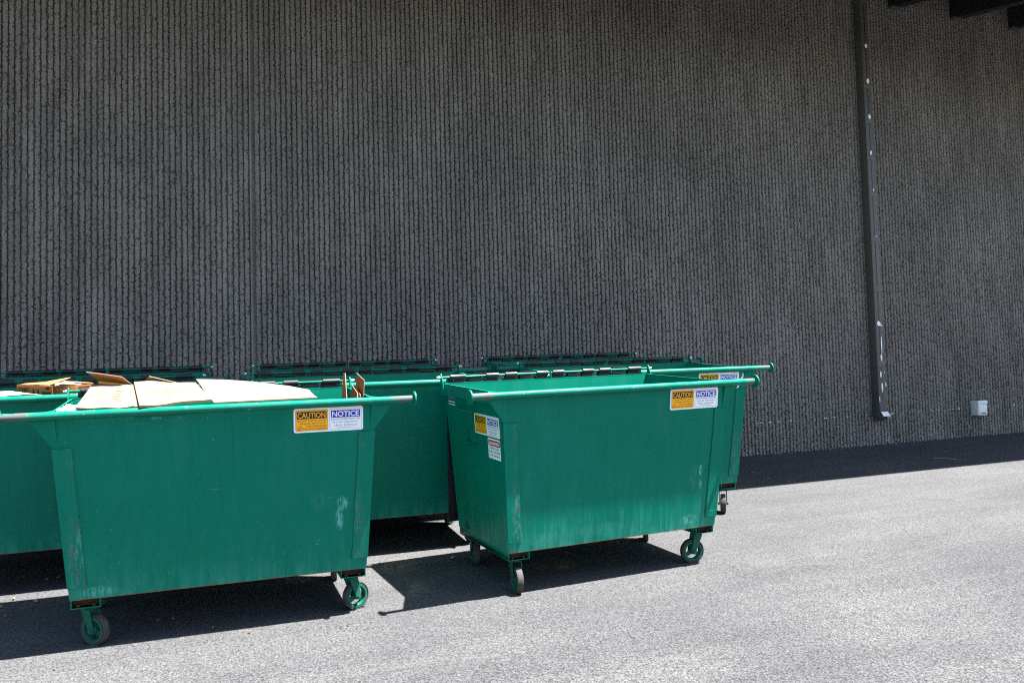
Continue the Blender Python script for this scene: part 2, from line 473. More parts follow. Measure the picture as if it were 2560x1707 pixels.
class Decal:
    """flat layered graphics in (u, v) metres, lifted along w"""
    def __init__(s, origin, U, V):
        s.o, s.U, s.V = Vector(origin), Vector(U).normalized(), Vector(V).normalized()
        s.W = s.U.cross(s.V).normalized(); s.mb = MB(); s.mats = []

    def mi(s, name):
        if name not in s.mats: s.mats.append(name)
        return s.mats.index(name)

    def P(s, u, v, w): return s.o + s.U * u + s.V * v + s.W * w

    def rect(s, u0, v0, u1, v1, w, mat, r=0.0, solid=0.0):
        if r:
            pts = []
            for (cx, cy, a0) in ((u1 - r, v1 - r, 0), (u0 + r, v1 - r, 90), (u0 + r, v0 + r, 180), (u1 - r, v0 + r, 270)):
                for k in range(5):
                    a = R(a0 + k * 22.5); pts.append((cx + r * math.cos(a), cy + r * math.sin(a)))
        else: pts = [(u0, v0), (u1, v0), (u1, v1), (u0, v1)]
        if solid: s.mb.plate([s.P(a, b, w) for a, b in pts], solid, s.mi(mat))
        else: s.mb.add([s.P(a, b, w) for a, b in pts], [tuple(range(len(pts)))], s.mi(mat))

    def text(s, t, u0, v0, u1, v1, w, mat, bold=0.0):
        V, F = text_geo(t, bold)
        s.mb.add([s.P(u0 + (u1 - u0) * a, v0 + (v1 - v0) * b, w) for a, b in V], F, s.mi(mat))

    def ring(s, cu, cv, r0, r1, w, mat, n=24):
        vs = []
        for i in range(n):
            a = 2 * math.pi * i / n
            vs += [s.P(cu + r0 * math.cos(a), cv + r0 * math.sin(a), w), s.P(cu + r1 * math.cos(a), cv + r1 * math.sin(a), w)]
        s.mb.add(vs, [(2 * i, 2 * i + 1, (2 * i + 3) % (2 * n), (2 * i + 2) % (2 * n)) for i in range(n)], s.mi(mat))

    def poly(s, pts, w, mat): s.mb.add([s.P(a, b, w) for a, b in pts], [tuple(range(len(pts)))], s.mi(mat))

    def build(s, name, parent):
        me = bpy.data.meshes.new(name); me.from_pydata(s.mb.v, [], s.mb.f)
        for k in s.mats: me.materials.append(MAT[k])
        me.polygons.foreach_set('material_index', s.mb.m); me.update()
        return link(name, me, parent)


def warning_decal(origin, U, V, parent, W=0.455, H=0.160):
    d = Decal(origin, U, V); a, b = W / 2, H / 2
    k = H / 0.160
    d.rect(-a, -b, a, b, 0.0016, 'white', 0.014 * k, solid=0.0012)
    # left half: caution
    x0, x1 = -a + 0.011, -0.0055
    d.rect(x0, -b + 0.0105, x1, b - 0.0105, 0.0020, 'black', 0.008)
    d.rect(x0 + .0015, -b + 0.012, x1 - .0015, b - 0.012, 0.0024, 'orange', 0.007)
    d.rect(x0 + .009, b - 0.070 * k, x1 - .009, b - 0.021 * k, 0.0028, 'black')
    d.text('CAUTION', x0 + .014, b - 0.0645 * k, x1 - .017, b - 0.0275 * k, 0.0032, 'orange', 0.012)
    for t, lo, w0 in (('DO NOT PLAY IN, ON OR', -0.008, 0.012), ('AROUND, OR OCCUPY', -0.0265, 0.026), ('THIS CONTAINER', -0.045, 0.070), ('FOR ANY PURPOSE', -0.063, 0.048)):
        d.text(t, x0 + w0, (lo - 0.0005) * k, x1 - .012, (lo + 0.0115) * k, 0.0032, 'brown_ink', 0.0)
    cu, cv = x0 + 0.026, -0.053 * k
    d.ring(cu, cv, 0.0145, 0.0175, 0.0032, 'red_orange')
    d.poly([(cu - .0125, cv - .009), (cu - .0105, cv - .0115), (cu + .0125, cv + .009), (cu + .0105, cv + .0115)], 0.0034, 'red_orange')
    d.poly([(cu - .008, cv + .004), (cu + .006, cv + .006), (cu + .007, cv + .003), (cu + .001, cv + .001), (cu + .004, cv - .009), (cu + .001, cv - .009), (cu - .002, cv), (cu - .008, cv + .001)], 0.0032, 'red_orange')
    # right half: notice
    x0, x1 = 0.0055, a - 0.011
    d.rect(x0, -b + 0.0105, x1, b - 0.0105, 0.0020, 'grey_ink', 0.008)
    d.rect(x0 + .0013, -b + 0.0118, x1 - .0013, b - 0.0118, 0.0024, 'white', 0.007)
    d.rect(x0 + .009, b - 0.070 * k, x1 - .009, b - 0.021 * k, 0.0028, 'blue')
    d.text('NOTICE', x0 + .016, b - 0.0645 * k, x1 - .017, b - 0.0275 * k, 0.0032, 'white', 0.020)
    for t, lo, w0, hh in (('CONTAINER MUST BE', -0.007, 0.010, .0115), ('PLACED ON HARD,', -0.0275, 0.022, .0115), ('LEVEL SURFACE', -0.048, 0.032, .0115), ('LOAD UNIFORMLY', -0.0605, 0.050, .006)):
        d.text(t, x0 + w0, lo * k, x1 - w0, (lo + hh) * k, 0.0032, 'blue_ink', 0.0)
    return d.build('warning_decal', parent)


def danger_decal(origin, U, V, parent, W=0.215, H=0.150):
    d = Decal(origin, U, V); a, b = W / 2, H / 2
    d.rect(-a, -b, a, b, 0.0016, 'white', 0.012, solid=0.0012)
    d.rect(-a + .008, b - .054, a - .004, b - .012, 0.0020, 'black', 0.010)
    d.rect(-a + .011, b - .051, a - .007, b - .015, 0.0028, 'red', 0.008)
    d.poly([(-a + .018, b - .044), (-a + .050, b - .044), (-a + .034, b - .020)], 0.0032, 'white')
    d.poly([(-a + .0325, b - .038), (-a + .0355, b - .038), (-a + .0355, b - .027), (-a + .0325, b - .027)], 0.0036, 'red')
    d.text('DANGER', -a + .054, b - .044, a - .014, b - .022, 0.0032, 'white', 0.03)
    for t, lo, w0 in (('STAND CLEAR', -0.003, 0.030), ('WHEN CONTAINER', -0.029, 0.012), ('IS OFF GROUND', -0.055, 0.020)):
        d.text(t, -a + w0, lo, a - w0 * .6, lo + .0135, 0.0032, 'grey_ink', 0.004)
    return d.build('danger_decal', parent)


# ---------------------------------------------------------------- dumpster
Z0, ZT = 0.309, 1.466
def wx(z): return 0.915 + 0.0624 * (z - Z0)
def yf(z): return -0.0747 * (z - Z0)
def yr(z): return 0.955 + 0.083 * (z - Z0)
BAR_Y, BAR_Z, BAR_L, BAR_R = -0.1125, 1.4610, 1.238, 0.0255
ROD_Y, ROD_Z, ROD_X = 1.0685, 1.5213, 1.0088


def caster_mesh():
    """pivot at the origin, wheel trailing towards +x, hanging down from the channel"""
    fork = MB()
    zt = 0.0
    fork.box((-0.058, -0.05, zt - 0.008), (0.058, 0.05, zt))                     # top plate
    fork.tube((0, 0, zt - 0.022), (0, 0, zt - 0.008), 0.036, 0.044, 24)          # swivel race
    tr, ax = 0.045, -0.157
    for sy in (-1, 1):
        y0, y1 = sy * 0.033, sy * 0.039
        poly = [(-0.030, zt - 0.022), (0.040, zt - 0.022), (tr + 0.020, ax + 0.002), (tr + 0.014, ax - 0.014), (tr - 0.014, ax - 0.014), (tr - 0.020, ax + 0.002)]
        pts = [Vector((x, y0 if sy > 0 else y1, z)) for x, z in poly]
        fork.plate(pts[::-1], 0.006)
        fork.tube((tr, sy * 0.039, ax), (tr, sy * 0.052, ax), 0.011, 0.011, 6)   # axle nut
    fork.box((-0.030, -0.034, zt - 0.027), (0.040, 0.034, zt - 0.020))           # fork crown
    rim = MB()
    c = (tr, 0, ax); d = (0, 1, 0)
    rim.lathe([(0.066, -0.024), (0.082, -0.024), (0.084, -0.018), (0.072, -0.010), (0.072, 0.010), (0.084, 0.018), (0.082, 0.024), (0.066, 0.024), (0.060, 0.008), (0.060, -0.008)], c, d, 40)
    rim.lathe([(0.012, -0.028), (0.024, -0.028), (0.026, -0.02), (0.026, 0.02), (0.024, 0.028), (0.012, 0.028)], c, d, 24)
    for k in range(3):
        a = R(90 + 120 * k)
        u = Vector((math.cos(a), 0, math.sin(a))); t = Vector((-math.sin(a), 0, math.cos(a)))
        c0 = Vector(c)
        p = [c0 + u * 0.022 - t * 0.017, c0 + u * 0.022 + t * 0.017, c0 + u * 0.064 + t * 0.013, c0 + u * 0.064 - t * 0.013]
        rim.hexa([q + Vector((0, -0.007, 0)) for q in p] + [q + Vector((0, 0.007, 0)) for q in p])
    tyre = MB()
    tyre.lathe([(0.0735, -0.0105), (0.0848, -0.0195), (0.0905, -0.0235), (0.0955, -0.022), (0.0970, -0.014), (0.0970, 0.014), (0.0955, 0.022), (0.0905, 0.0235), (0.0848, 0.0195), (0.0735, 0.0105)], c, d, 48)
    return fork.mesh('fork', MAT['caster']), rim.mesh('wheel', MAT['caster']), tyre.mesh('tyre', MAT['tyre'])


def make_dumpster():
    root = empty('dumpster', Matrix.Identity(4))
    # --- body: tapered open box of 4 mm sheet
    b = MB(); t = 0.004
    def ring(z, i): return [(-wx(z) + i, yf(z) + i, z), (wx(z) - i, yf(z) + i, z), (wx(z) - i, yr(z) - i, z), (-wx(z) + i, yr(z) - i, z)]
    o0, o1 = ring(Z0, 0), ring(ZT, 0)
    i1 = ring(ZT, t); i0 = [(x, y, Z0 + 0.03) for (x, y, z) in ring(Z0 + 0.03, t)]
    vs = o0 + o1 + i1 + i0
    fs = [(3, 2, 1, 0), (12, 13, 14, 15)]
    for k in range(4):
        n = (k + 1) % 4
        fs += [(k, n, 4 + n, 4 + k), (4 + k, 4 + n, 8 + n, 8 + k), (8 + k, 8 + n, 12 + n, 12 + k)]
    b.add(vs, fs)
    body = b.build('body', MAT['body'], root)
    # interior corner seams
    # --- folded rim lips along the two sides and the rear
    for sx in (-1, 1):
        m = MB()
        y0, y1 = yf(ZT) + 0.01, yr(ZT) + 0.010
        w1 = wx(ZT)
        prof = [(w1 - 0.012, ZT + 0.006), (w1 + 0.004, ZT + 0.006), (w1 + 0.024, ZT - 0.080), (wx(ZT - 0.084) + 0.001, ZT - 0.084), (w1 + 0.0008, ZT)]
        A = [(sx * x, y0, z) for x, z in prof]; B = [(sx * x, y1, z) for x, z in prof]
        k = len(prof)
        m.add(A + B, [tuple(range(k)), tuple(range(2 * k - 1, k - 1, -1))] + [(i, (i + 1) % k, k + (i + 1) % k, k + i) for i in range(k)])
        m.build('side_rim', MAT['trim'], root)
    m = MB(); w1 = wx(ZT) - 0.004
    m.box((-w1, yr(ZT) - 0.0042, ZT + 0.0005), (w1, yr(ZT) + 0.024, ZT + 0.010))
    m.box((-w1, yr(ZT) + 0.018, ZT - 0.05), (w1, yr(ZT) + 0.024, ZT + 0.0003))
    m.build('rear_rim', MAT['trim'], root)
    # --- trunnion bar with end discs
    m = MB(); m.tube((-BAR_L, BAR_Y, BAR_Z), (BAR_L, BAR_Y, BAR_Z), BAR_R, n=28)
    bar = m.build('trunnion_bar', MAT['bar'], root)
    for sx in (-1, 1):
        m = MB(); m.tube((sx * BAR_L, BAR_Y, BAR_Z), (sx * (BAR_L + 0.012), BAR_Y, BAR_Z), 0.052, n=32)
        m.build('end_disc', MAT['trim'], bar, bevel=0.002)
    # --- triangular gussets carrying the bar out past the body
    for sx in (-1, 1):
        m = MB()
        zc = 1.262
        P = [Vector((sx * (wx(zc) - 0.004), yf(zc) - 0.0015, zc)), Vector((sx * 1.100, yf(1.436) - 0.0015, 1.438)), Vector((sx * 1.100, BAR_Y + 0.006, BAR_Z)), Vector((sx * (wx(1.45) - 0.03), BAR_Y + 0.006, BAR_Z)), Vector((sx * (wx(zc) - 0.03), yf(zc) - 0.0015, zc + 0.012))]
        if sx < 0: P = P[::-1]
        m.plate(P, 0.006)
        # flat tie plate from the side wall out to the bar
        Q = [Vector((sx * (wx(ZT) + 0.002), 0.16, ZT - 0.001)), Vector((sx * (wx(ZT) + 0.002), BAR_Y, ZT - 0.001)), Vector((sx * 1.095, BAR_Y, ZT - 0.001))]
        if sx > 0: Q = Q[::-1]
        m.plate(Q, 0.006)
        m.build('gusset', MAT['trim'], root)
    # --- wear plates on the front corners
    for sx in (-1, 1):
        m = MB()
        for (za, zb) in ((0.3875, 1.250),):
            a = [(sx * (wx(za) + 0.004), yf(za) - 0.009, za), (sx * (wx(za) - 0.103), yf(za) - 0.009, za), (sx * (wx(za) - 0.103), yf(za) - 0.0004, za), (sx * (wx(za) + 0.004), yf(za) - 0.0004, za)]
            c = [(sx * (wx(zb) + 0.004), yf(zb) - 0.009, zb), (sx * (wx(zb) - 0.103), yf(zb) - 0.009, zb), (sx * (wx(zb) - 0.103), yf(zb) - 0.0004, zb), (sx * (wx(zb) + 0.004), yf(zb) - 0.0004, zb)]
            m.hexa(a + c)
        # weld bead across the top and stitch welds down the inner edge
        for k in range(9):
            x = sx * (wx(1.25) - 0.006 - k * 0.012); m.tube((x - .006, yf(1.25) - 0.006, 1.252), (x + .006, yf(1.25) - 0.006, 1.2525), 0.0045 + 0.001 * random.random(), n=8)
        for (s0, s1) in ((1.15, 1.24), (0.75, 0.82), (0.395, 0.45)):
            z = s0
            while z < s1:
                m.tube((sx * (wx(z) - 0.104), yf(z) - 0.004, z), (sx * (wx(z) - 0.104), yf(z) - 0.004, z + 0.009), 0.0050, n=8); z += 0.012
        m.build('corner_plate', MAT['plate'], root)
    # --- skid channels under each side, open towards the front
    for sx in (-1, 1):
        m = MB(); xc = sx * 0.826; h = 0.0575; w = 0.085; th = 0.006
        m.box((xc - w, 0.012, Z0 - h), (xc + w, 0.95, Z0 - h + th))
        m.box((xc - w, 0.012, Z0 - h + th), (xc - w + th, 0.95, Z0 - 0.0004)); m.box((xc + w - th, 0.012, Z0 - h + th), (xc + w, 0.95, Z0 - 0.0004))
        ch = m.build('skid_channel', MAT['trim'], root, bevel=0.0012)
        m = MB(); m.box((xc - w + th + .001, 0.06, Z0 - h + th + .0005), (xc + w - th - .001, 0.066, Z0 - .002))
        for dx in (-0.045, 0.045): m.tube((xc + dx, 0.035, Z0 - h + th), (xc + dx, 0.035, Z0 - h + th + 0.016), 0.011, n=6)
        m.build('channel_fill', MAT['rustin'], ch)
    # --- four swivel casters
    F, W, T = caster_mesh()
    for (sx, y) in ((-1, 0.105), (1, 0.105), (-1, 0.845), (1, 0.845)):
        o = link('caster', F, root, Matrix.Translation((sx * 0.818, y, Z0 - 0.0577)) )
        link('wheel', W, o); link('tyre', T, o)
    # --- hinge rod, brackets, lids swung open behind
    m = MB(); m.tube((-ROD_X - 0.024, ROD_Y, ROD_Z), (ROD_X + 0.024, ROD_Y, ROD_Z), 0.0095, n=14)
    rod = m.build('hinge_rod', MAT['trim'], root)
    for sx in (-1, 1):
        m = MB(); m.tube((sx * (ROD_X + 0.010), ROD_Y, ROD_Z), (sx * (ROD_X + 0.022), ROD_Y, ROD_Z), 0.016, n=6); m.tube((sx * (ROD_X + 0.022), ROD_Y, ROD_Z), (sx * (ROD_X + 0.036), ROD_Y, ROD_Z), 0.010, n=10)
        m.build('rod_nut', MAT['zinc'], rod)
    for x in (-ROD_X, 0, ROD_X):
        m = MB(); hw = 0.004
        if x:
            poly = [(ROD_Y + 0.020, ROD_Z + 0.024), (ROD_Y - 0.006, ROD_Z + 0.030), (ROD_Y - 0.022, ROD_Z + 0.010), (ROD_Y - 0.052, ZT + 0.008), (ROD_Y - 0.050, ZT - 0.09), (ROD_Y - 0.030, ZT - 0.10)]
        else:
            poly = [(ROD_Y + 0.018, ROD_Z + 0.018), (ROD_Y - 0.018, ROD_Z + 0.018), (ROD_Y - 0.022, ZT + 0.0105), (ROD_Y - 0.004, ZT + 0.0105)]
        m.plate([Vector((x + hw, y, z)) for y, z in poly], 2 * hw)
        m.build('hinge_bracket', MAT['trim'], root)
    for sx in (-1, 1):
        m = MB()
        xa, xb = sx * 0.022, sx * 0.952
        yb0 = ROD_Y + 0.020
        m.box((xa, yb0, 0.325), (xb, yb0 + 0.012, ROD_Z + 0.013))
        for z in (0.335, 0.62, 0.90, 1.18, 1.40): m.box((xa + sx * .03, yb0 + 0.0122, z), (xb - sx * .03, yb0 + 0.034, z + 0.03))
        for (f0, f1) in ((0.03, 0.06), (0.47, 0.50), (0.94, 0.97)): 
            X0, X1 = xa + (xb - xa) * f0, xa + (xb - xa) * f1; m.box((X0, yb0 + 0.0123, 0.35), (X1, yb0 + 0.036, 1.44))
        m.box((xb - sx * 0.012, yb0 - 0.012, 0.325), (xb - sx * 0.0005, yb0 - 0.0004, ROD_Z - 0.03))
        lid = m.build('lid', MAT['lid'], root, bevel=0.003)
        for (f0, f1) in ((0.080, 0.210), (0.40, 0.51), (0.575, 0.68), (0.87, 0.975)):
            a, c = sx * ROD_X * (1 - f0), sx * ROD_X * (1 - f1)
            k = MB(); k.tube((a, ROD_Y, ROD_Z), (c, ROD_Y, ROD_Z), 0.0215, n=20)
            k.box((a, ROD_Y + 0.006, ROD_Z - 0.045), (c, ROD_Y + 0.0195, ROD_Z - 0.004))
            k.build('knuckle', MAT['lid'], lid, bevel=0.0)
        for (f0, f1) in ((0.24, 0.375), (0.715, 0.83)):
            a, c = sx * ROD_X * (1 - f0), sx * ROD_X * (1 - f1)
            k = MB(); k.box((a, ROD_Y - 0.006, ROD_Z - 0.040), (c, ROD_Y + 0.0192, ROD_Z - 0.016)); k.box((a + .004*sx, ROD_Y + 0.004, ROD_Z + 0.010), (c - .004*sx, ROD_Y + 0.0195, ROD_Z + 0.020))
            k.build('hinge_stop', MAT['lid'], lid, bevel=0.002)
        for f in (0.105, 0.39, 0.555, 0.86):
            k = MB(); x = sx * ROD_X * (1 - f)
            k.tube((x, ROD_Y - 0.012, ROD_Z - 0.024), (x, ROD_Y - 0.004, ROD_Z - 0.020), 0.0085, 0.006, 10)
            k.build('rivet', MAT['trim'], lid)
    # --- decals
    s = 0.0747
    vf = Vector((0, -s, 1)).normalized()
    zc = 1.349
    warning_decal((0.670, yf(zc), zc), (1, 0, 0), vf, root)
    # left side wall: caution/notice with the danger decal below
    vs_ = Vector((-0.0624, 0, 1)).normalized()
    def sp(y, z): return (-wx(z), y, z)
    warning_decal(sp(0.228, 1.214), (0, -1, 0), vs_, root, 0.455, 0.152)
    danger_decal(sp(0.118, 1.052), (0, -1, 0), vs_, root)
    # small data plate near the rear top corner of that side
    d = Decal(sp(0.905, 1.345), (0, -1, 0), vs_)
    d.rect(-0.075, 0.012, 0.07, 0.036, 0.0014, 'grey_ink', solid=0.001)
    d.rect(-0.07, -0.012, 0.07, -0.004, 0.0014, 'white', solid=0.001); d.rect(-0.07, -0.034, 0.07, -0.026, 0.0014, 'white', solid=0.001)
    d.build('data_plate', root)
    # --- pull hook, hand bar and drain plug on both side walls
    for sx in (-1, 1):
        m = MB(); z = 1.305; x = sx * wx(z)
        m.tube((x, 0.72, z), (x + sx * 0.045, 0.72, z - .01), 0.008, n=10); m.tube((x + sx * 0.045, 0.72, z - .01), (x + sx * 0.045, 0.40, z - .01), 0.008, n=10); m.tube((x + sx * 0.045, 0.40, z - .01), (x, 0.40, z), 0.008, n=10)
        m.build('hand_bar', MAT['trim'], root)
        m = MB(); z = 1.10; x = sx * wx(z)
        for y in (0.58, 0.44):
            p = [Vector((x, y, z + 0.03)), Vector((x + sx * 0.055, y, z + 0.005)), Vector((x + sx * 0.035, y, z - 0.035)), Vector((x - sx * 0.002, y, z - 0.05))]
            m.plate(p, 0.006)
        m.plate([Vector((x + sx * 0.030, 0.58, z - 0.040)), Vector((x + sx * 0.030, 0.434, z - 0.040)), Vector((x - sx * .002, 0.434, z - 0.052)), Vector((x - sx * .002, 0.58, z - 0.052))], 0.006)
        m.build('pull_hook', MAT['trim'], root)
        m = MB(); z = 0.362; x = sx * wx(z)
        m.tube((x, 0.75, z), (x + sx * 0.018, 0.75, z), 0.026, 0.024, 20); m.tube((x + sx * 0.018, 0.75, z), (x + sx * 0.028, 0.75, z), 0.011, n=4)
        m.build('drain_plug', MAT['caster'], root, bevel=0.001)
    return root


# name: x, y, heading, label, [caster headings in lot frame]
BINS = [
    (-1.8785, 5.6932, 0.3503, 'green dumpster heaped with flattened cardboard, front left of the row', (-20, 46, 200, 100)),
    (0.7807, 6.6982, 0.440, 'empty green dumpster in front with a danger decal on its shaded left side', (-72, 196, 102, 80)),
    (-3.3954, 6.6691, 0.3535, 'green dumpster cut off by the left edge, holding a torn printed shirt carton', (20, 75, 110, 40)),
    (-1.1448, 7.4944, 0.3343, 'empty green dumpster in the gap behind the two front ones, no decal on its front', (10, 50, 120, 70)),
    (-1.4498, 8.9500, 0.3821, 'empty green dumpster against the wall, middle one of the back row', (15, 95, 60, 130)),
    (1.3772, 8.5706, 0.3339, 'green dumpster directly behind the front empty one, its caution decal half hidden', (40, -100, 100, 70)),
    (0.9626, 9.9201, 0.3420, 'green dumpster deepest in the shade at the right of the back row', (80, 30, 20, 110)),
    (-3.9377, 8.1569, 0.2562, 'green dumpster against the wall at the left, behind the one with the shirt carton', (35, 60, 90, 15)),
]
proto = make_dumpster()
bins = []
for i in range(1, 8): bins.append(copy_tree(proto))
bins = [proto] + bins
for o, (x, y, th, label, ch) in zip(bins, BINS):
    o.matrix_world = lot(x, y, 0, th)
    tag(o, label, 'dumpster', 'green dumpsters parked along the wall')
    cs = sorted([c for c in o.children if c.name.startswith('caster')], key=lambda c: (round(c.location.y, 1), c.location.x))
    for c, a in zip(cs, ch): c.rotation_euler = (0, 0, R(a) - th)
for o, mn in ((bins[0], 'body_left'), (bins[1], 'body_front')):
    for c in o.children:
        if c.name.startswith('body'):
            c.material_slots[0].link = 'OBJECT'; c.material_slots[0].material = MAT[mn]
d = Decal((0.925, yf(1.385) - 0.002, 1.385), (1, 0, 0), (0, -0.0747, 1))
d.poly([(-.02, -.03), (.012, -.03), (.026, -.005), (.024, .03), (.012, .032), (.010, .002), (-.008, -.018)], 0.001, 'white')
d.build('sticker_scrap', bins[5])
for o in bins[:2]:
    for c in o.children:
        if c.name.startswith('corner_plate') and c.data.vertices[0].co.x < 0:
            c.material_slots[0].link = 'OBJECT'; c.material_slots[0].material = MAT['plate_scraped']
            c['label'] = 'corner plate scraped to bare metal along its lower inner edge'
for c in list(bins[3].children):            # this one carries no decal on its front sheet
    if c.name.startswith('warning_decal') and len(c.data.vertices) and c.data.vertices[0].co.x > 0: bpy.data.objects.remove(c)

# ---------------------------------------------------------------- rubbish in the bins
MA, MC = bins[0].matrix_world.copy(), bins[2].matrix_world.copy()


def slab(mb, quad, th, nx=8, ny=8, sag=0.0, mat=0, edge=1, seed=0, wob=0.006):
    """a slightly buckled sheet of board through four corners (TL, TR, BR, BL)"""
    q = [Vector(p) for p in quad]; r = random.Random(seed)
    ph = [r.uniform(0, 6) for _ in range(4)]
    n = (q[1] - q[0]).cross(q[3] - q[0]).normalized()
    if n.z < 0 and abs(n.z) > 0.2: n = -n
    top, bot = [], []
    for j in range(ny + 1):
        for i in range(nx + 1):
            u, v = i / nx, j / ny
            p = (q[0] * (1 - u) + q[1] * u) * (1 - v) + (q[3] * (1 - u) + q[2] * u) * v
            w = wob * (math.sin(5 * u + ph[0]) * math.sin(4 * v + ph[1]) + 0.6 * math.sin(11 * u + ph[2]) * math.cos(3 * v + ph[3])) - sag * 4 * u * (1 - u)
            top.append(p + n * w); bot.append(p + n * (w - th))
    k = nx + 1
    idx = lambda i, j: j * k + i
    N = len(top)
    fs = [(idx(i, j), idx(i + 1, j), idx(i + 1, j + 1), idx(i, j + 1)) for j in range(ny) for i in range(nx)]
    mb.add(top + bot, fs + [tuple(N + a for a in f[::-1]) for f in fs], mat, True)
    side = []
    ring_ = [idx(i, 0) for i in range(nx)] + [idx(nx, j) for j in range(ny)] + [idx(i, ny) for i in range(nx, 0, -1)] + [idx(0, j) for j in range(ny, 0, -1)]
    for a, b in zip(ring_, ring_[1:] + ring_[:1]): side.append((a, b, N + b, N + a))
    mb.add(top + bot, side, edge)


def board(name, quad, th, mats, label, M, cat='cardboard', group=None, **k):
    m = MB(); slab(m, quad, th, **k)
    o = m.build(name, [MAT[x] for x in mats], None, M, sharp=60)
    return tag(o, label, cat, group)


G_CARD = 'flattened cardboard in the front left dumpster'
s1 = board('cardboard_sheet', [(-0.833, 0.80, 1.587), (-0.574, 0.80, 1.570), (-0.518, -0.02, 1.4895), (-0.850, -0.02, 1.4895)], 0.007, ('card', 'flute'),
      'pale cardboard sheet at the left of the heap, faint printing on it', MA, group=G_CARD, seed=3)
s2 = board('cardboard_sheet', [(-0.560, 0.80, 1.590), (-0.150, 0.80, 1.575), (-0.062, -0.075, 1.512), (-0.482, -0.135, 1.503)], 0.013, ('card', 'flute'),
      'flattened pale carton with a thick corrugated edge overhanging the bar', MA, group=G_CARD, seed=5)
m = MB()
P3 = [(-0.146, 0.85, 1.592), (0.048, 0.85, 1.581), (0.255, 0.82, 1.560), (0.504, 0.75, 1.522), (0.627, 0.60, 1.500), (0.612, 0.03, 1.4895), (-0.050, -0.02, 1.4905)]
ctr = Vector((0.25, 0.42, 1.528))
pts = [Vector(p) for p in P3]; fine = []
for i in range(len(pts)):
    a, b_ = pts[i], pts[(i + 1) % len(pts)]
    for k in range(4): fine.append(a.lerp(b_, k / 4) + Vector((random.uniform(-.004, .004), random.uniform(-.004, .004), 0)))
nf = len(fine)
rings = [[ctr.lerp(p, f) + Vector((0, 0, 0.005 * math.sin(7 * p.x + 5 * f) * (f < 1))) for p in fine] for f in (0.25, 0.5, 0.75, 1.0)]
vs = [ctr] + [p for r_ in rings for p in r_]
fs = [(0, 1 + i, 1 + (i + 1) % nf) for i in range(nf)]
for r_ in range(3):
    for i in range(nf):
        j = (i + 1) % nf; A, B = 1 + r_ * nf, 1 + (r_ + 1) * nf
        fs.append((A + i, B + i, B + j, A + j))
m.add(vs, fs, 0, True)
low = [v - Vector((0, 0, 0.007)) for v in vs]
m.add(low, [f[::-1] for f in fs], 0, True)
top = rings[3]; m.add(top + [p - Vector((0, 0, 0.007)) for p in top], [(i, i + nf, (i + 1) % nf + nf, (i + 1) % nf) for i in range(nf)], 1)
s3 = tag(m.build('cardboard_sheet', [MAT['card'], MAT['flute']], None, MA, sharp=60), 'widest pale cardboard sheet curving down to the right of the heap', 'cardboard', G_CARD)

m = MB(); slab(m, [(-0.573, 0.78, 1.571), (-0.552, 0.78, 1.572), (-0.476, -0.045, 1.4895), (-0.5165, -0.045, 1.4895)], 0.006, 2, 8, seed=21, wob=0.003)
m.build('carton_side', [MAT['kraft_dark'], MAT['flute']], s2, sharp=60)
# faint printing and tape on the sheets, as parts
def on_quad(quad, u, v, lift):
    q = [Vector(p) for p in quad]
    p = (q[0] * (1 - u) + q[1] * u) * (1 - v) + (q[3] * (1 - u) + q[2] * u) * v
    n = (q[3] - q[0]).cross(q[1] - q[0]).normalized()
    if n.z < 0: n = -n
    return p + n * lift
def printing(parent, quad, rects, mat, name, lift=0.013):
    m = MB()
    for (u0, v0, u1, v1) in rects:
        m.add([on_quad(quad, u0, v0, lift), on_quad(quad, u0, v1, lift), on_quad(quad, u1, v1, lift), on_quad(quad, u1, v0, lift)], [(0, 1, 2, 3)])
    m.build(name, MAT[mat], parent)
Q1 = [(-0.833, 0.80, 1.587), (-0.574, 0.80, 1.570), (-0.518, -0.02, 1.4895), (-0.850, -0.02, 1.4895)]
Q2 = [(-0.560, 0.80, 1.590), (-0.150, 0.80, 1.575), (-0.062, -0.075, 1.512), (-0.482, -0.135, 1.503)]
printing(s1, Q1, [(0.1, .3, .55, .305)] + [(0.62 + random.uniform(-.03, .03), v, 0.62 + random.uniform(.12, .2), v + 0.012) for v in (.35, .38, .47, .55, .60, .68, .74, .80)] + [(0.25, v, .5, v + .008) for v in (.5, .62, .72)], 'card_faint', 'printed_marks')
printing(s2, Q2, [(0.0, .565, 1.0, .572), (0.46, .0, .464, .56), (0.46, .575, .464, 1.0)], 'card_crease', 'fold_crease')
printing(s1, Q1, [(0.0, .16, 1.0, .168)], 'card_crease', 'fold_crease')
printing(s2, Q2, [(0.2, .42 + k * .05, .72, .424 + k * .05) for k in range(4)], 'card_faint', 'printed_marks')

board('cardboard_flap', [(-0.853, 0.70, 1.681), (-0.630, 0.72, 1.636), (-0.574, 0.86, 1.570), (-0.794, 0.86, 1.608)], 0.006, ('kraft', 'card'),
      'orange-brown carton flap sticking up behind the pale sheets', MA, group=G_CARD, seed=8, nx=6, ny=3, wob=0.002)
board('cardboard_flap', [(-0.794, 0.875, 1.606), (-0.600, 0.875, 1.572), (-0.600, 0.875, 1.440), (-0.795, 0.875, 1.450)], 0.006, ('kraft', 'card'),
      'lower carton wall under the upturned orange-brown flap', MA, group=G_CARD, seed=9, nx=4, ny=3, wob=0.002)
m = MB(); m.plate([(-0.511, 0.885, 1.566), (-0.230, 0.885, 1.553), (-0.459, 0.80, 1.625)], 0.005)
tag(m.build('cardboard_flap', [MAT['kraft_dark']], None, MA), 'dull brown pointed flap peeking over the sheets beside the hinge', 'cardboard', G_CARD)
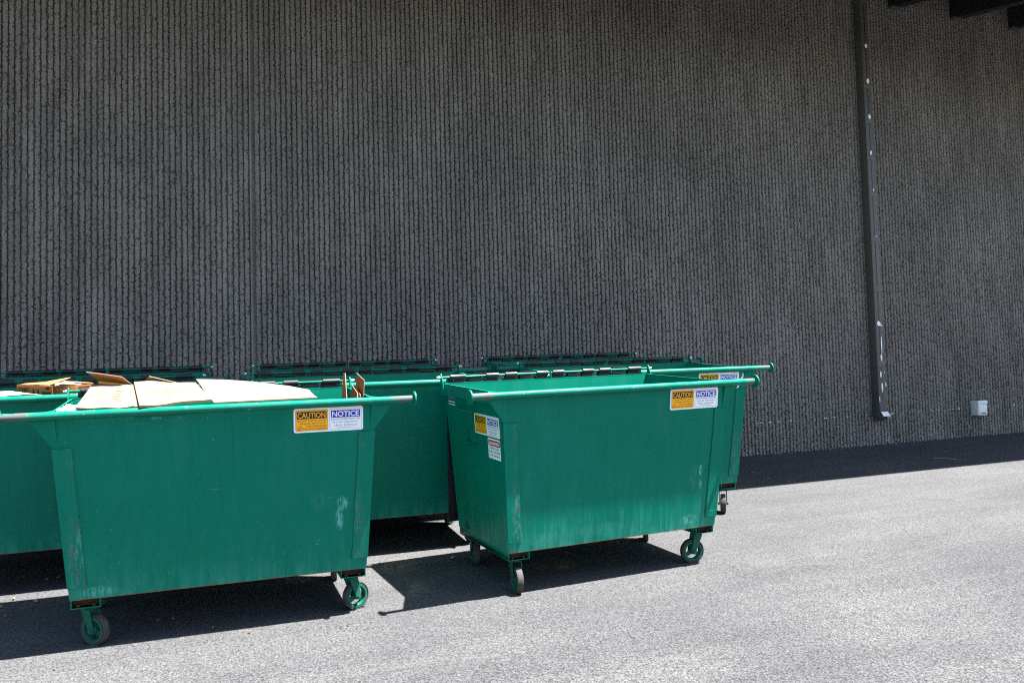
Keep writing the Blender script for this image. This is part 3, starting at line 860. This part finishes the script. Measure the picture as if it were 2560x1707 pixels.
for quad, lab, sd in (
    ([(0.846, 0.38, 1.627), (0.852, 0.34, 1.627), (0.826, 0.10, 1.30), (0.792, 0.22, 1.30)], 'thin upright cardboard strip, leftmost of the uprights at the bin end', 1),
    ([(0.922, 0.45, 1.535), (0.916, 0.20, 1.491), (0.903, 0.13, 1.30), (0.893, 0.42, 1.30)], 'upright cardboard piece with a slanted top at the bin end', 2),
    ([(0.955, 0.50, 1.513), (0.947, 0.25, 1.473), (0.938, 0.20, 1.30), (0.940, 0.50, 1.30)], 'short upright cardboard piece wedged in the middle of the uprights', 3),
    ([(0.985, 0.60, 1.608), (0.985, 0.30, 1.573), (0.958, 0.25, 1.30), (0.958, 0.57, 1.30)], 'tallest upright cardboard piece against the end wall of the bin', 4)):
    board('cardboard_strip', quad, 0.005, ('kraft', 'card'), lab, MA, group=G_CARD, seed=sd, nx=3, ny=3, wob=0.0015)

# crumpled white bag in the near left corner
bm = bmesh.new(); bmesh.ops.create_icosphere(bm, subdivisions=4, radius=1)
from mathutils import noise as mnoise
for v in bm.verts:
    d = v.co.normalized()
    k = 1 + 0.28 * mnoise.noise(d * 2.1) + 0.14 * mnoise.noise(d * 5.3) + 0.05 * abs(mnoise.noise(d * 13))
    v.co = Vector((d.x * 0.085 * k, d.y * 0.10 * k, d.z * 0.055 * k))
for f in bm.faces: f.smooth = True
me = bpy.data.meshes.new('plastic_bag'); bm.to_mesh(me); bm.free(); me.materials.append(MAT['bag'])
tag(link('plastic_bag', me, None, MA @ Matrix.Translation((-0.893, 0.15, 1.445))), 'crumpled white plastic bag in the left corner of the cardboard-filled dumpster', 'bag')

# printed shirt carton in the bin at the left edge
carton = empty('shirt_carton', MC, 'torn brown T-shirt carton with dark printing, lying in the dumpster at the left edge', 'carton')
cl, cc, cr, cb = Vector((-0.387, 0.50, 0)), Vector((-0.105, 0.25, 0)), Vector((0.150, 0.66, 0)), Vector((-0.13, 0.91, 0))
zt = {0: 1.534, 1: 1.527, 2: 1.506, 3: 1.512}
m = MB()
th = 0.006
for a, b_, za, zb in ((cl, cc, 1.534, 1.527), (cc, cr, 1.527, 1.506), (cr, cb, 1.506, 1.512), (cb, cl, 1.512, 1.534)):
    m.plate([a + Vector((0, 0, 1.22)), b_ + Vector((0, 0, 1.22)), b_ + Vector((0, 0, zb)), a + Vector((0, 0, za))], th)
m.plate([cb + Vector((0, 0, 1.226)), cl + Vector((0, 0, 1.226)), cc + Vector((0, 0, 1.226)), cr + Vector((0, 0, 1.226))][::-1], 0.005)
m.build('carton_wall', [MAT['kraft']], carton)
for quad, nm in (([(-0.25, 0.70, 1.530), (-0.02, 0.66, 1.568), (-0.14, 0.30, 1.535), (-0.36, 0.50, 1.536)], 'top_flap'),
                 ([(-0.10, 0.90, 1.530), (0.15, 0.67, 1.515), (0.02, 0.48, 1.540), (-0.12, 0.62, 1.545)], 'top_flap')):
    m = MB(); slab(m, quad, 0.005, 6, 4, seed=len(nm), wob=0.004); m.build(nm, [MAT['kraft'], MAT['card']], carton, sharp=60)
m = MB(); slab(m, [(-0.11, 0.46, 1.533), (0.09, 0.60, 1.520), (0.02, 0.46, 1.523), (-0.09, 0.30, 1.530)], 0.004, 6, 6, sag=-0.012, seed=2); m.build('paper_liner', [MAT['news'], MAT['news']], carton, sharp=60)
def face_print(a, b_, za, zb, name):
    U = (b_ - a).normalized(); L = (b_ - a).length
    d = Decal(a + Vector((0, 0, (za + zb) / 2)), U, (0, 0, 1)); return d, L
d, L = face_print(cl, cc, 1.44, 1.53, 'x')
d.text('T-SHIRT', 0.02, -0.005, 0.135, 0.028, 0.0012, 'card_ink', 0.03); d.rect(0.03, -0.03, 0.13, -0.024, 0.0012, 'card_ink')
for k in (0.165, 0.215):
    d.poly([(k, -0.040), (k + 0.030, -0.040), (k + 0.018, 0.020), (k + 0.012, 0.020)], 0.0012, 'card_ink')
d.rect(0.275, -0.075, 0.36, -0.005, 0.0012, 'card_ink')
for k in range(3): d.rect(0.282, -0.068 + k * 0.02, 0.353, -0.060 + k * 0.02, 0.0020, 'kraft')
d.rect(0.31, 0.012, 0.35, 0.034, 0.0012, 'card_ink')
d.build('printed_marks', carton)
d, L = face_print(cc, cr, 1.44, 1.52, 'x')
d.text('T-SHIRT', 0.045, -0.005, 0.185, 0.022, 0.0012, 'card_ink', 0.01)
for k in range(4): d.rect(0.04, -0.022 - k * 0.015, 0.20, -0.019 - k * 0.015, 0.0012, 'card_ink')
d.rect(0.30, -0.04, 0.44, 0.020, 0.0012, 'card_ink'); d.poly([(0.235, -0.04), (0.265, -0.04), (0.253, 0.01), (0.247, 0.01)], 0.0012, 'card_ink')
d.build('printed_marks', carton)
board('printed_paper', [(-0.80, 0.42, 1.515), (-0.42, 0.40, 1.490), (-0.135, 0.02, 1.480), (-0.66, 0.00, 1.482)], 0.004, ('news', 'card'), 'flat pale printed paper sheet in front of the shirt carton', MC, cat='paper', seed=4)
board('cardboard_sheet', [(-0.80, 0.10, 1.477), (-0.30, 0.10, 1.474), (-0.165, -0.04, 1.4685), (-0.75, -0.05, 1.4700)], 0.006, ('kraft', 'flute'), 'narrow orange-brown cardboard edge under the pale paper by the bar', MC, seed=6, wob=0.002)

# ---------------------------------------------------------------- asphalt lot
m = MB(); S = 160
m.add([(-S, -S, 0), (S, -S, 0), (S, S, 0), (-S, S, 0)], [(0, 1, 2, 3)])
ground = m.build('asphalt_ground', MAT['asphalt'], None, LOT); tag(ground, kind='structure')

# ---------------------------------------------------------------- ribbed concrete wall
def ribbed_wall():
    PITCH = 0.0609; x0, x1, z0, z1 = -7.4, 12.6, -0.30, 7.8
    n = int((x1 - x0) / PITCH); dz = 0.015; rows = int((z1 - z0) / dz) + 1
    zz = z0 + np.arange(rows) * dz
    offs = np.array([0.0000, 0.0100, 0.0125, 0.0230, 0.0420, 0.0575])
    prot = np.array([0.0, 0.0, 0.040, 0.0445, 0.0445, 0.040])
    X = (x0 + np.arange(n)[:, None] * PITCH + offs[None, :]).reshape(-1)           # columns
    P = np.tile(prot, n)
    c = len(X)
    XX = np.repeat(X[None, :], rows, 0); PP = np.repeat(P[None, :], rows, 0); ZZ = np.repeat(zz[:, None], c, 1)
    # slow drift of each groove's width, ragged broken arrises, knocked-off pieces
    def smooth(a, k):
        ker = np.ones(k) / k
        return np.apply_along_axis(lambda q: np.convolve(q, ker, 'same'), 0, a)
    edge_l = rng.normal(0, 0.0022, (rows, n)) + smooth(rng.normal(0, 0.004, (rows, n)), 60)
    edge_r = rng.normal(0, 0.0022, (rows, n)) + smooth(rng.normal(0, 0.004, (rows, n)), 60)
    face = rng.normal(0, 0.0036, (rows, c))
    nick_l = (rng.random((rows, n)) < 0.20) * rng.uniform(0.004, 0.024, (rows, n))
    nick_r = (rng.random((rows, n)) < 0.20) * rng.uniform(0.004, 0.024, (rows, n))
    i = np.arange(n) * 6
    XX[:, i + 2] += np.clip(edge_l, -0.004, 0.007); XX[:, i + 5] += np.clip(edge_r, -0.006, 0.005)
    XX[:, i + 2] += nick_l * 0.6; XX[:, i + 5] -= nick_r * 0.6
    dep = face.copy(); dep[:, i] *= 0.4; dep[:, i + 1] *= 0.4
    dep[:, i + 2] -= nick_l; dep[:, i + 5] -= nick_r
    dep[:, i + 3] -= 0.35 * nick_l; dep[:, i + 4] -= 0.35 * nick_r
    deep = rng.random((rows, n)) < 0.02
    for k in (2, 3, 4, 5): dep[:, i + k] -= deep * rng.uniform(0.006, 0.024, (rows, n))
    # shallower grooves here and there where the concrete bled
    fill = np.clip(smooth(rng.normal(0, 1, (rows, n)), 40) * 4 - 0.2, 0, 1) * 0.010
    dep[:, i] += fill; dep[:, i + 1] += fill
    YY = 0.020 - (PP + dep)
    ZZ = ZZ + rng.normal(0, 0.0022, (rows, c))
    # the smooth panel joint
    j = int(round((-3.22 - x0) / PITCH))
    for k, (xo, pr) in enumerate(((0, 0.0), (0.010, 0.0), (0.012, 0.047), (0.018, 0.047), (0.030, 0.047), (0.032, 0.020))):
        XX[:, j * 6 + k] = x0 + j * PITCH + xo; YY[:, j * 6 + k] = 0.020 - pr
    V = np.stack([XX, YY, ZZ], -1).reshape(-1, 3)
    a = (np.arange(rows - 1)[:, None] * c + np.arange(c - 1)[None, :]).reshape(-1)
    F = np.stack([a, a + 1, a + 1 + c, a + c], -1)
    me = bpy.data.meshes.new('ribbed_face')
    me.vertices.add(len(V)); me.vertices.foreach_set('co', V.astype(np.float32).reshape(-1))
    me.loops.add(F.size); me.loops.foreach_set('vertex_index', F.astype(np.int32).reshape(-1))
    me.polygons.add(len(F)); me.polygons.foreach_set('loop_start', (np.arange(len(F)) * 4).astype(np.int32))
    me.polygons.foreach_set('use_smooth', np.zeros(len(F), bool))
    me.update(calc_edges=True); me.materials.append(MAT['wall'])
    return me


wall = empty('concrete_wall', Matrix.Identity(4), 'dark grey ribbed concrete building wall filling the background', 'wall')
link('ribbed_face', ribbed_wall(), wall)
m = MB()
m.box((-16, 0.034, -1.2), (26, 0.40, 8.1)); m.box((-16, -0.024, -1.2), (-7.42, 0.0335, 8.1)); m.box((12.62, -0.024, -1.2), (26, 0.0335, 8.1))
m.box((-7.42, -0.024, -1.2), (12.62, 0.0335, -0.301)); m.box((-7.42, -0.024, 7.81), (12.62, 0.0335, 8.1))
m.build('wall_core', MAT['wall'], wall)

# ---------------------------------------------------------------- canopy high on the wall
canopy = empty('canopy', Matrix.Translation((0, 0, 6.96)), 'dark canopy with black beams high on the wall, seen at the top right corner', 'canopy')
SL = 0.20; OV = 3.13
def cz(o): return -SL * o
m = MB()
vs = []
for (x, dz) in ((-12.5, 0), (24, 0)):
    for (o, q) in ((0.03, 0.362), (OV, 0.362), (OV, 0.43), (0.03, 0.43)): vs.append((x, -o, cz(o) + q))
m.add(vs, [(0, 1, 2, 3), (7, 6, 5, 4), (0, 4, 5, 1), (1, 5, 6, 2), (2, 6, 7, 3), (3, 7, 4, 0)])
m.build('roof_deck', MAT['deck'], canopy)
m = MB()
m.add([(-12.5, -OV - 0.02, cz(OV) - 0.10), (24, -OV - 0.02, cz(OV) - 0.10), (24, -OV - 0.02, cz(OV) + 0.45), (-12.5, -OV - 0.02, cz(OV) + 0.45),
       (-12.5, -OV + 0.02 - .0195, cz(OV) - 0.10), (24, -OV + 0.0005, cz(OV) - 0.10), (24, -OV + 0.0005, cz(OV) + 0.45), (-12.5, -OV + 0.0005, cz(OV) + 0.45)],
      [(0, 1, 2, 3), (7, 6, 5, 4), (0, 4, 5, 1), (1, 5, 6, 2), (2, 6, 7, 3), (3, 7, 4, 0)])
m.build('added_sky_blocker', MAT['beam'], canopy)  # unseen board added at the canopy edge to block sky and darken the upper wall
def beam_mesh():
    q = MB(); o0, o1, w = 0.028, 3.12, 0.085
    vs = []
    for x in (-w, w):
        for (o, z) in ((o0, 0), (o1, 0), (o1, 0.36), (o0, 0.36)): vs.append((x, -o, cz(o) + z))
    q.add(vs, [(0, 1, 2, 3), (7, 6, 5, 4), (0, 4, 5, 1), (1, 5, 6, 2), (2, 6, 7, 3), (3, 7, 4, 0)])
    return q.mesh('beam', MAT['beam'])
BMESH = beam_mesh()
q = MB(); q.box((-0.095, -0.13, -0.034), (0.095, -0.026, -0.0055)); SEAT = q.mesh('beam_seat', MAT['spout'])
x = 7.968 - 1.318 * 14
while x < 23.5:
    bo = link('beam', BMESH, canopy, Matrix.Translation((x, 0, 0))); link('beam_seat', SEAT, bo)
    x += 1.318

# ---------------------------------------------------------------- downspout
DX = 5.912; W2 = 0.071; Y0, Y1 = -0.0275, -0.178
spout = empty('downspout', Matrix.Translation((DX, 0, 0.58)), 'tall dark grey square downspout on the wall, white chips down its front', 'downspout')
zb = 0.58
m = MB()
m.box((-W2, Y1, 0.05), (W2, Y0, 6.3))
m.box((-W2 - .004, Y1 - .004, 6.3005), (W2 + .004, Y0, 7.2))
m.build('pipe', MAT['spout'], spout, bevel=0.006)
m = MB(); m.box((-0.008, Y1 - 0.0016, 0.42), (0.008, Y1 - 0.0003, 6.24)); m.box((-0.006, Y1 - 0.0016, 0.20), (0.006, Y1 - 0.0003, 0.33)); m.build('slot', MAT['slot'], spout)
for z in (5.60, 5.05, 4.49, 3.925, 3.24, 2.47, 1.35, 0.60):
    zz = z - zb
    m = MB(); m.box((-W2 - 0.003, Y1 - 0.0045, zz - 0.055), (W2 + 0.003, Y0 + 0.001, zz + 0.02))
    if z in (3.24, 0.60): m.box((-W2 - 0.10, Y0 - 0.006, zz - 0.05), (-W2 - 0.0035, Y0 + 0.001, zz + 0.015))
    m.build('strap', MAT['spout'], spout, bevel=0.0015)
def chip_poly(d, u, v, ru, rv, seed):
    r = random.Random(seed); n = 9
    d.poly([(u + ru * math.cos(2 * math.pi * k / n) * r.uniform(.6, 1.1), v + rv * math.sin(2 * math.pi * k / n) * r.uniform(.6, 1.1)) for k in range(n)], 0.0, 'chipwhite')
d = Decal((0, Y1 - 0.0062, 0), (1, 0, 0), (0, 0, 1))
for k, (z, u, ru, rv) in enumerate(((6.20, .005, .026, .042), (5.65, .010, .034, .045), (5.10, .006, .026, .045), (4.54, .002, .022, .045), (3.97, .012, .014, .02), (3.26, .02, .010, .012),
                                     (1.935, -.015, .042, .042), (1.91, .03, .022, .018), (1.62, .022, .014, .17), (1.42, .005, .02, .07), (1.17, -.022, .017, .06), (1.20, .05, .009, .012), (0.98, -.005, .017, .085), (1.02, .066, .010, .05), (0.80, -.066, .008, .06))):
    chip_poly(d, u, z - zb, ru, rv, k)
d.build('paint_chips', spout)
m = MB()   # kick-out elbow
a = [(-W2, Y0, 0.05), (W2, Y0, 0.05), (W2, Y1, 0.05), (-W2, Y1, 0.05)]
c = [(-W2, -0.10, -0.11), (W2, -0.10, -0.11), (W2, -0.25, -0.035), (-W2, -0.25, -0.035)]
m.hexa(a[::-1] + c[::-1])
el = m.build('elbow', MAT['spout'], spout, bevel=0.004)
m = MB(); m.plate([(-W2 + .012, Y1 - .003, 0.046), (-W2 + .002, -0.249, -0.0315), (W2 - .002, -0.249, -0.0315), (W2 - .002, Y1 - .003, 0.046)], 0.0015)
m.plate([(0.0, -0.2535, -0.038), (W2 - .002, -0.2535, -0.038), (W2 - .002, -0.206, -0.062), (W2 - .03, -0.206, -0.062)][::-1], 0.001)
m.build('bare_lip', MAT['chipwhite'], el)

# ---------------------------------------------------------------- electrical box
ebox = empty('electrical_box', Matrix.Translation((7.957, 0, 0.605)), 'small light grey outlet box fixed to the wall near the ground', 'electrical box')
m = MB(); m.box((-0.097, -0.165, -0.115), (0.097, -0.025, 0.112)); m.build('box_body', MAT['pvc'], ebox, bevel=0.006)
m = MB(); m.box((-0.101, -0.176, 0.060), (0.101, -0.025, 0.116)); m.build('lid_rim', MAT['pvc'], ebox, bevel=0.004)
m = MB(); m.box((-0.080, -0.172, -0.100), (0.082, -0.1655, 0.050)); cv = m.build('front_cover', MAT['pvc'], ebox, bevel=0.003)
m = MB(); m.box((-0.045, -0.1735, -0.090), (0.065, -0.1723, -0.076)); m.build('cover_slot', MAT['boxdark'], cv)
m = MB(); m.tube((-0.05, -0.09, 0.1165), (-0.05, -0.09, 0.13), 0.012, n=8); m.tube((0.0, -0.09, 0.1165), (0.0, -0.09, 0.13), 0.012, n=8); m.build('screw', MAT['boxdark'], ebox)

# ---------------------------------------------------------------- leaves and scraps
def leaf_mesh(seed, L):
    r = random.Random(seed); m = MB(); n = 7
    left, right, mid = [], [], []
    for k in range(n):
        t = k / (n - 1); w = L * 0.24 * math.sin(math.pi * min(1, t * 0.96 + .03)) ** 0.8 * r.uniform(.75, 1.15)
        z = 0.006 + 0.010 * math.sin(3 * t + seed) ** 2
        mid.append((t * L - L / 2, 0, z)); left.append((t * L - L / 2, w, z + r.uniform(.002, .010))); right.append((t * L - L / 2, -w, z + r.uniform(.002, .010)))
    vs = left + mid + right
    fs = [(k, k + 1, n + k + 1, n + k) for k in range(n - 1)] + [(n + k, n + k + 1, 2 * n + k + 1, 2 * n + k) for k in range(n - 1)]
    m.add(vs, fs); return m
SHADE = [(-3.67, 6.42), (-3.47, 6.34), (-3.65, 6.22), (-3.51, 6.02), (-3.91, 6.95), (-3.61, 6.93), (-3.67, 6.87), (-2.4, 5.89), (-2.31, 5.91), (0.44, 7.43), (-0.52, 7.33), (2.99, 11.04), (3.07, 10.63), (3.25, 10.43)]
SUNNY = [(-1.98, 5.72), (-1.72, 5.65), (-1.95, 5.5), (-2.97, 5.4), (-2.68, 5.08), (-1.14, 5.71), (-1.10, 5.71), (0.23, 6.1)]
for k, (x, y) in enumerate(SHADE + SUNNY):
    sh = k < len(SHADE)
    o = leaf_mesh(k, random.uniform(0.030, 0.058) if sh else random.uniform(0.02, 0.038)).build('dry_leaf', MAT['leaf' if sh else 'leaf_red'], None, lot(x, y, 0, random.uniform(0, 6)), sharp=80)
    if sh: tag(o, 'small dry tan leaf lying on shaded asphalt', 'leaf', 'dry leaves in the shade')
    else: tag(o, 'tiny reddish leaf scrap lying on sunlit asphalt', 'leaf', 'leaf scraps in the sun')
o = leaf_mesh(77, 0.12).build('dry_leaf', MAT['leaf_red'], None, lot(5.44, 13.16, 0, 0.4), sharp=80); tag(o, 'orange dry leaf at the foot of the wall under the downspout', 'leaf')
m = MB(); m.tube((-0.17, 0.0, 0.008), (-0.03, 0.025, 0.016), 0.006, 0.005, 8); m.tube((-0.03, 0.025, 0.016), (0.16, -0.012, 0.008), 0.005, 0.003, 8); m.tube((0.03, 0.015, 0.013), (0.10, 0.05, 0.010), 0.003, 0.002, 6)
tag(m.build('twig', MAT['leaf'], None, lot(5.84, 11.87, 0, -0.6)), 'thin brown twig lying on the shaded strip by the wall', 'twig')

# loose grit and paint chips swept against the foot of the wall
m = MB(); r = random.Random(5)
for k in range(420):
    ax = r.uniform(-6.5, 11.5); q = O0 + Vector((0.92864, 0.37046, 0)) * ax
    t = r.random() ** 2 * (0.10 if k < 300 else 1.6) + 0.05
    q = q + Vector((0.3709, -0.9287, 0)) * t
    sz = r.uniform(0.003, 0.009) * (1.0 if k < 300 else 0.7)
    pts = [(q.x + sz * math.cos(a) * r.uniform(.5, 1.2), q.y + sz * math.sin(a) * r.uniform(.5, 1.2), 0.0005) for a in (0, 1.6, 3.1, 4.7)]
    top = [(q.x + r.uniform(-.3, .3) * sz, q.y + r.uniform(-.3, .3) * sz, sz * r.uniform(.6, 1.3))]
    m.add(pts + top, [(3, 2, 1, 0), (0, 1, 4), (1, 2, 4), (2, 3, 4), (3, 0, 4)])
grit = m.build('grit', plain('pale_grit', (0.42, 0.40, 0.37), 0.9, 0.1, vary=0.4, sc=50), None, LOT)
tag(grit, 'pale grit and paint chips scattered along the foot of the wall', 'grit', kind='stuff')

# ---------------------------------------------------------------- light
SUN = Vector((0.3612, -0.1724, 0.9164)).normalized()
sd = bpy.data.lights.new('sun', 'SUN'); sd.energy = 5.0; sd.angle = R(0.53); sd.color = (1.0, 0.965, 0.92)
so = bpy.data.objects.new('sun', sd); COL.objects.link(so)
so.rotation_euler = SUN.to_track_quat('Z', 'Y').to_euler(); so.location = (8, -12, 30)
w = bpy.data.worlds.new('World'); scene.world = w; w.use_nodes = True
sky = w.node_tree.nodes.new('ShaderNodeTexSky'); sky.sky_type = 'NISHITA'; sky.sun_disc = False
sky.sun_elevation = math.asin(SUN.z); sky.sun_rotation = math.atan2(SUN.x, SUN.y)
bg = w.node_tree.nodes['Background']; bg.inputs['Strength'].default_value = 0.05
w.node_tree.links.new(sky.outputs[0], bg.inputs['Color'])

# ---------------------------------------------------------------- camera
th, rl = -0.0271, 0.0155
f_ = Vector((0, math.cos(th), math.sin(th))); right = Vector((1, 0, 0)); up = Vector((0, -math.sin(th), math.cos(th)))
rt = right * math.cos(rl) - up * math.sin(rl); u2 = right * math.sin(rl) + up * math.cos(rl)
CM = Matrix((rt, u2, -f_)).transposed().to_4x4(); CM.translation = (0, 0, 2.0044)
cd = bpy.data.cameras.new('camera'); cd.sensor_width = 36; cd.lens = 2212.16 / 2560 * 36; cd.clip_end = 1000; cd.clip_start = 0.05
co = bpy.data.objects.new('camera', cd); COL.objects.link(co); co.matrix_world = LOT @ CM
scene.camera = co

scene.view_settings.view_transform = 'Standard'; scene.view_settings.look = 'None'
scene.view_settings.exposure = 2.68; scene.view_settings.gamma = 1.0
scene.render.engine = 'CYCLES'; scene.cycles.max_bounces = 8; scene.cycles.diffuse_bounces = 5
scene.cycles.use_denoising = False; scene.cycles.filter_width = 1.15
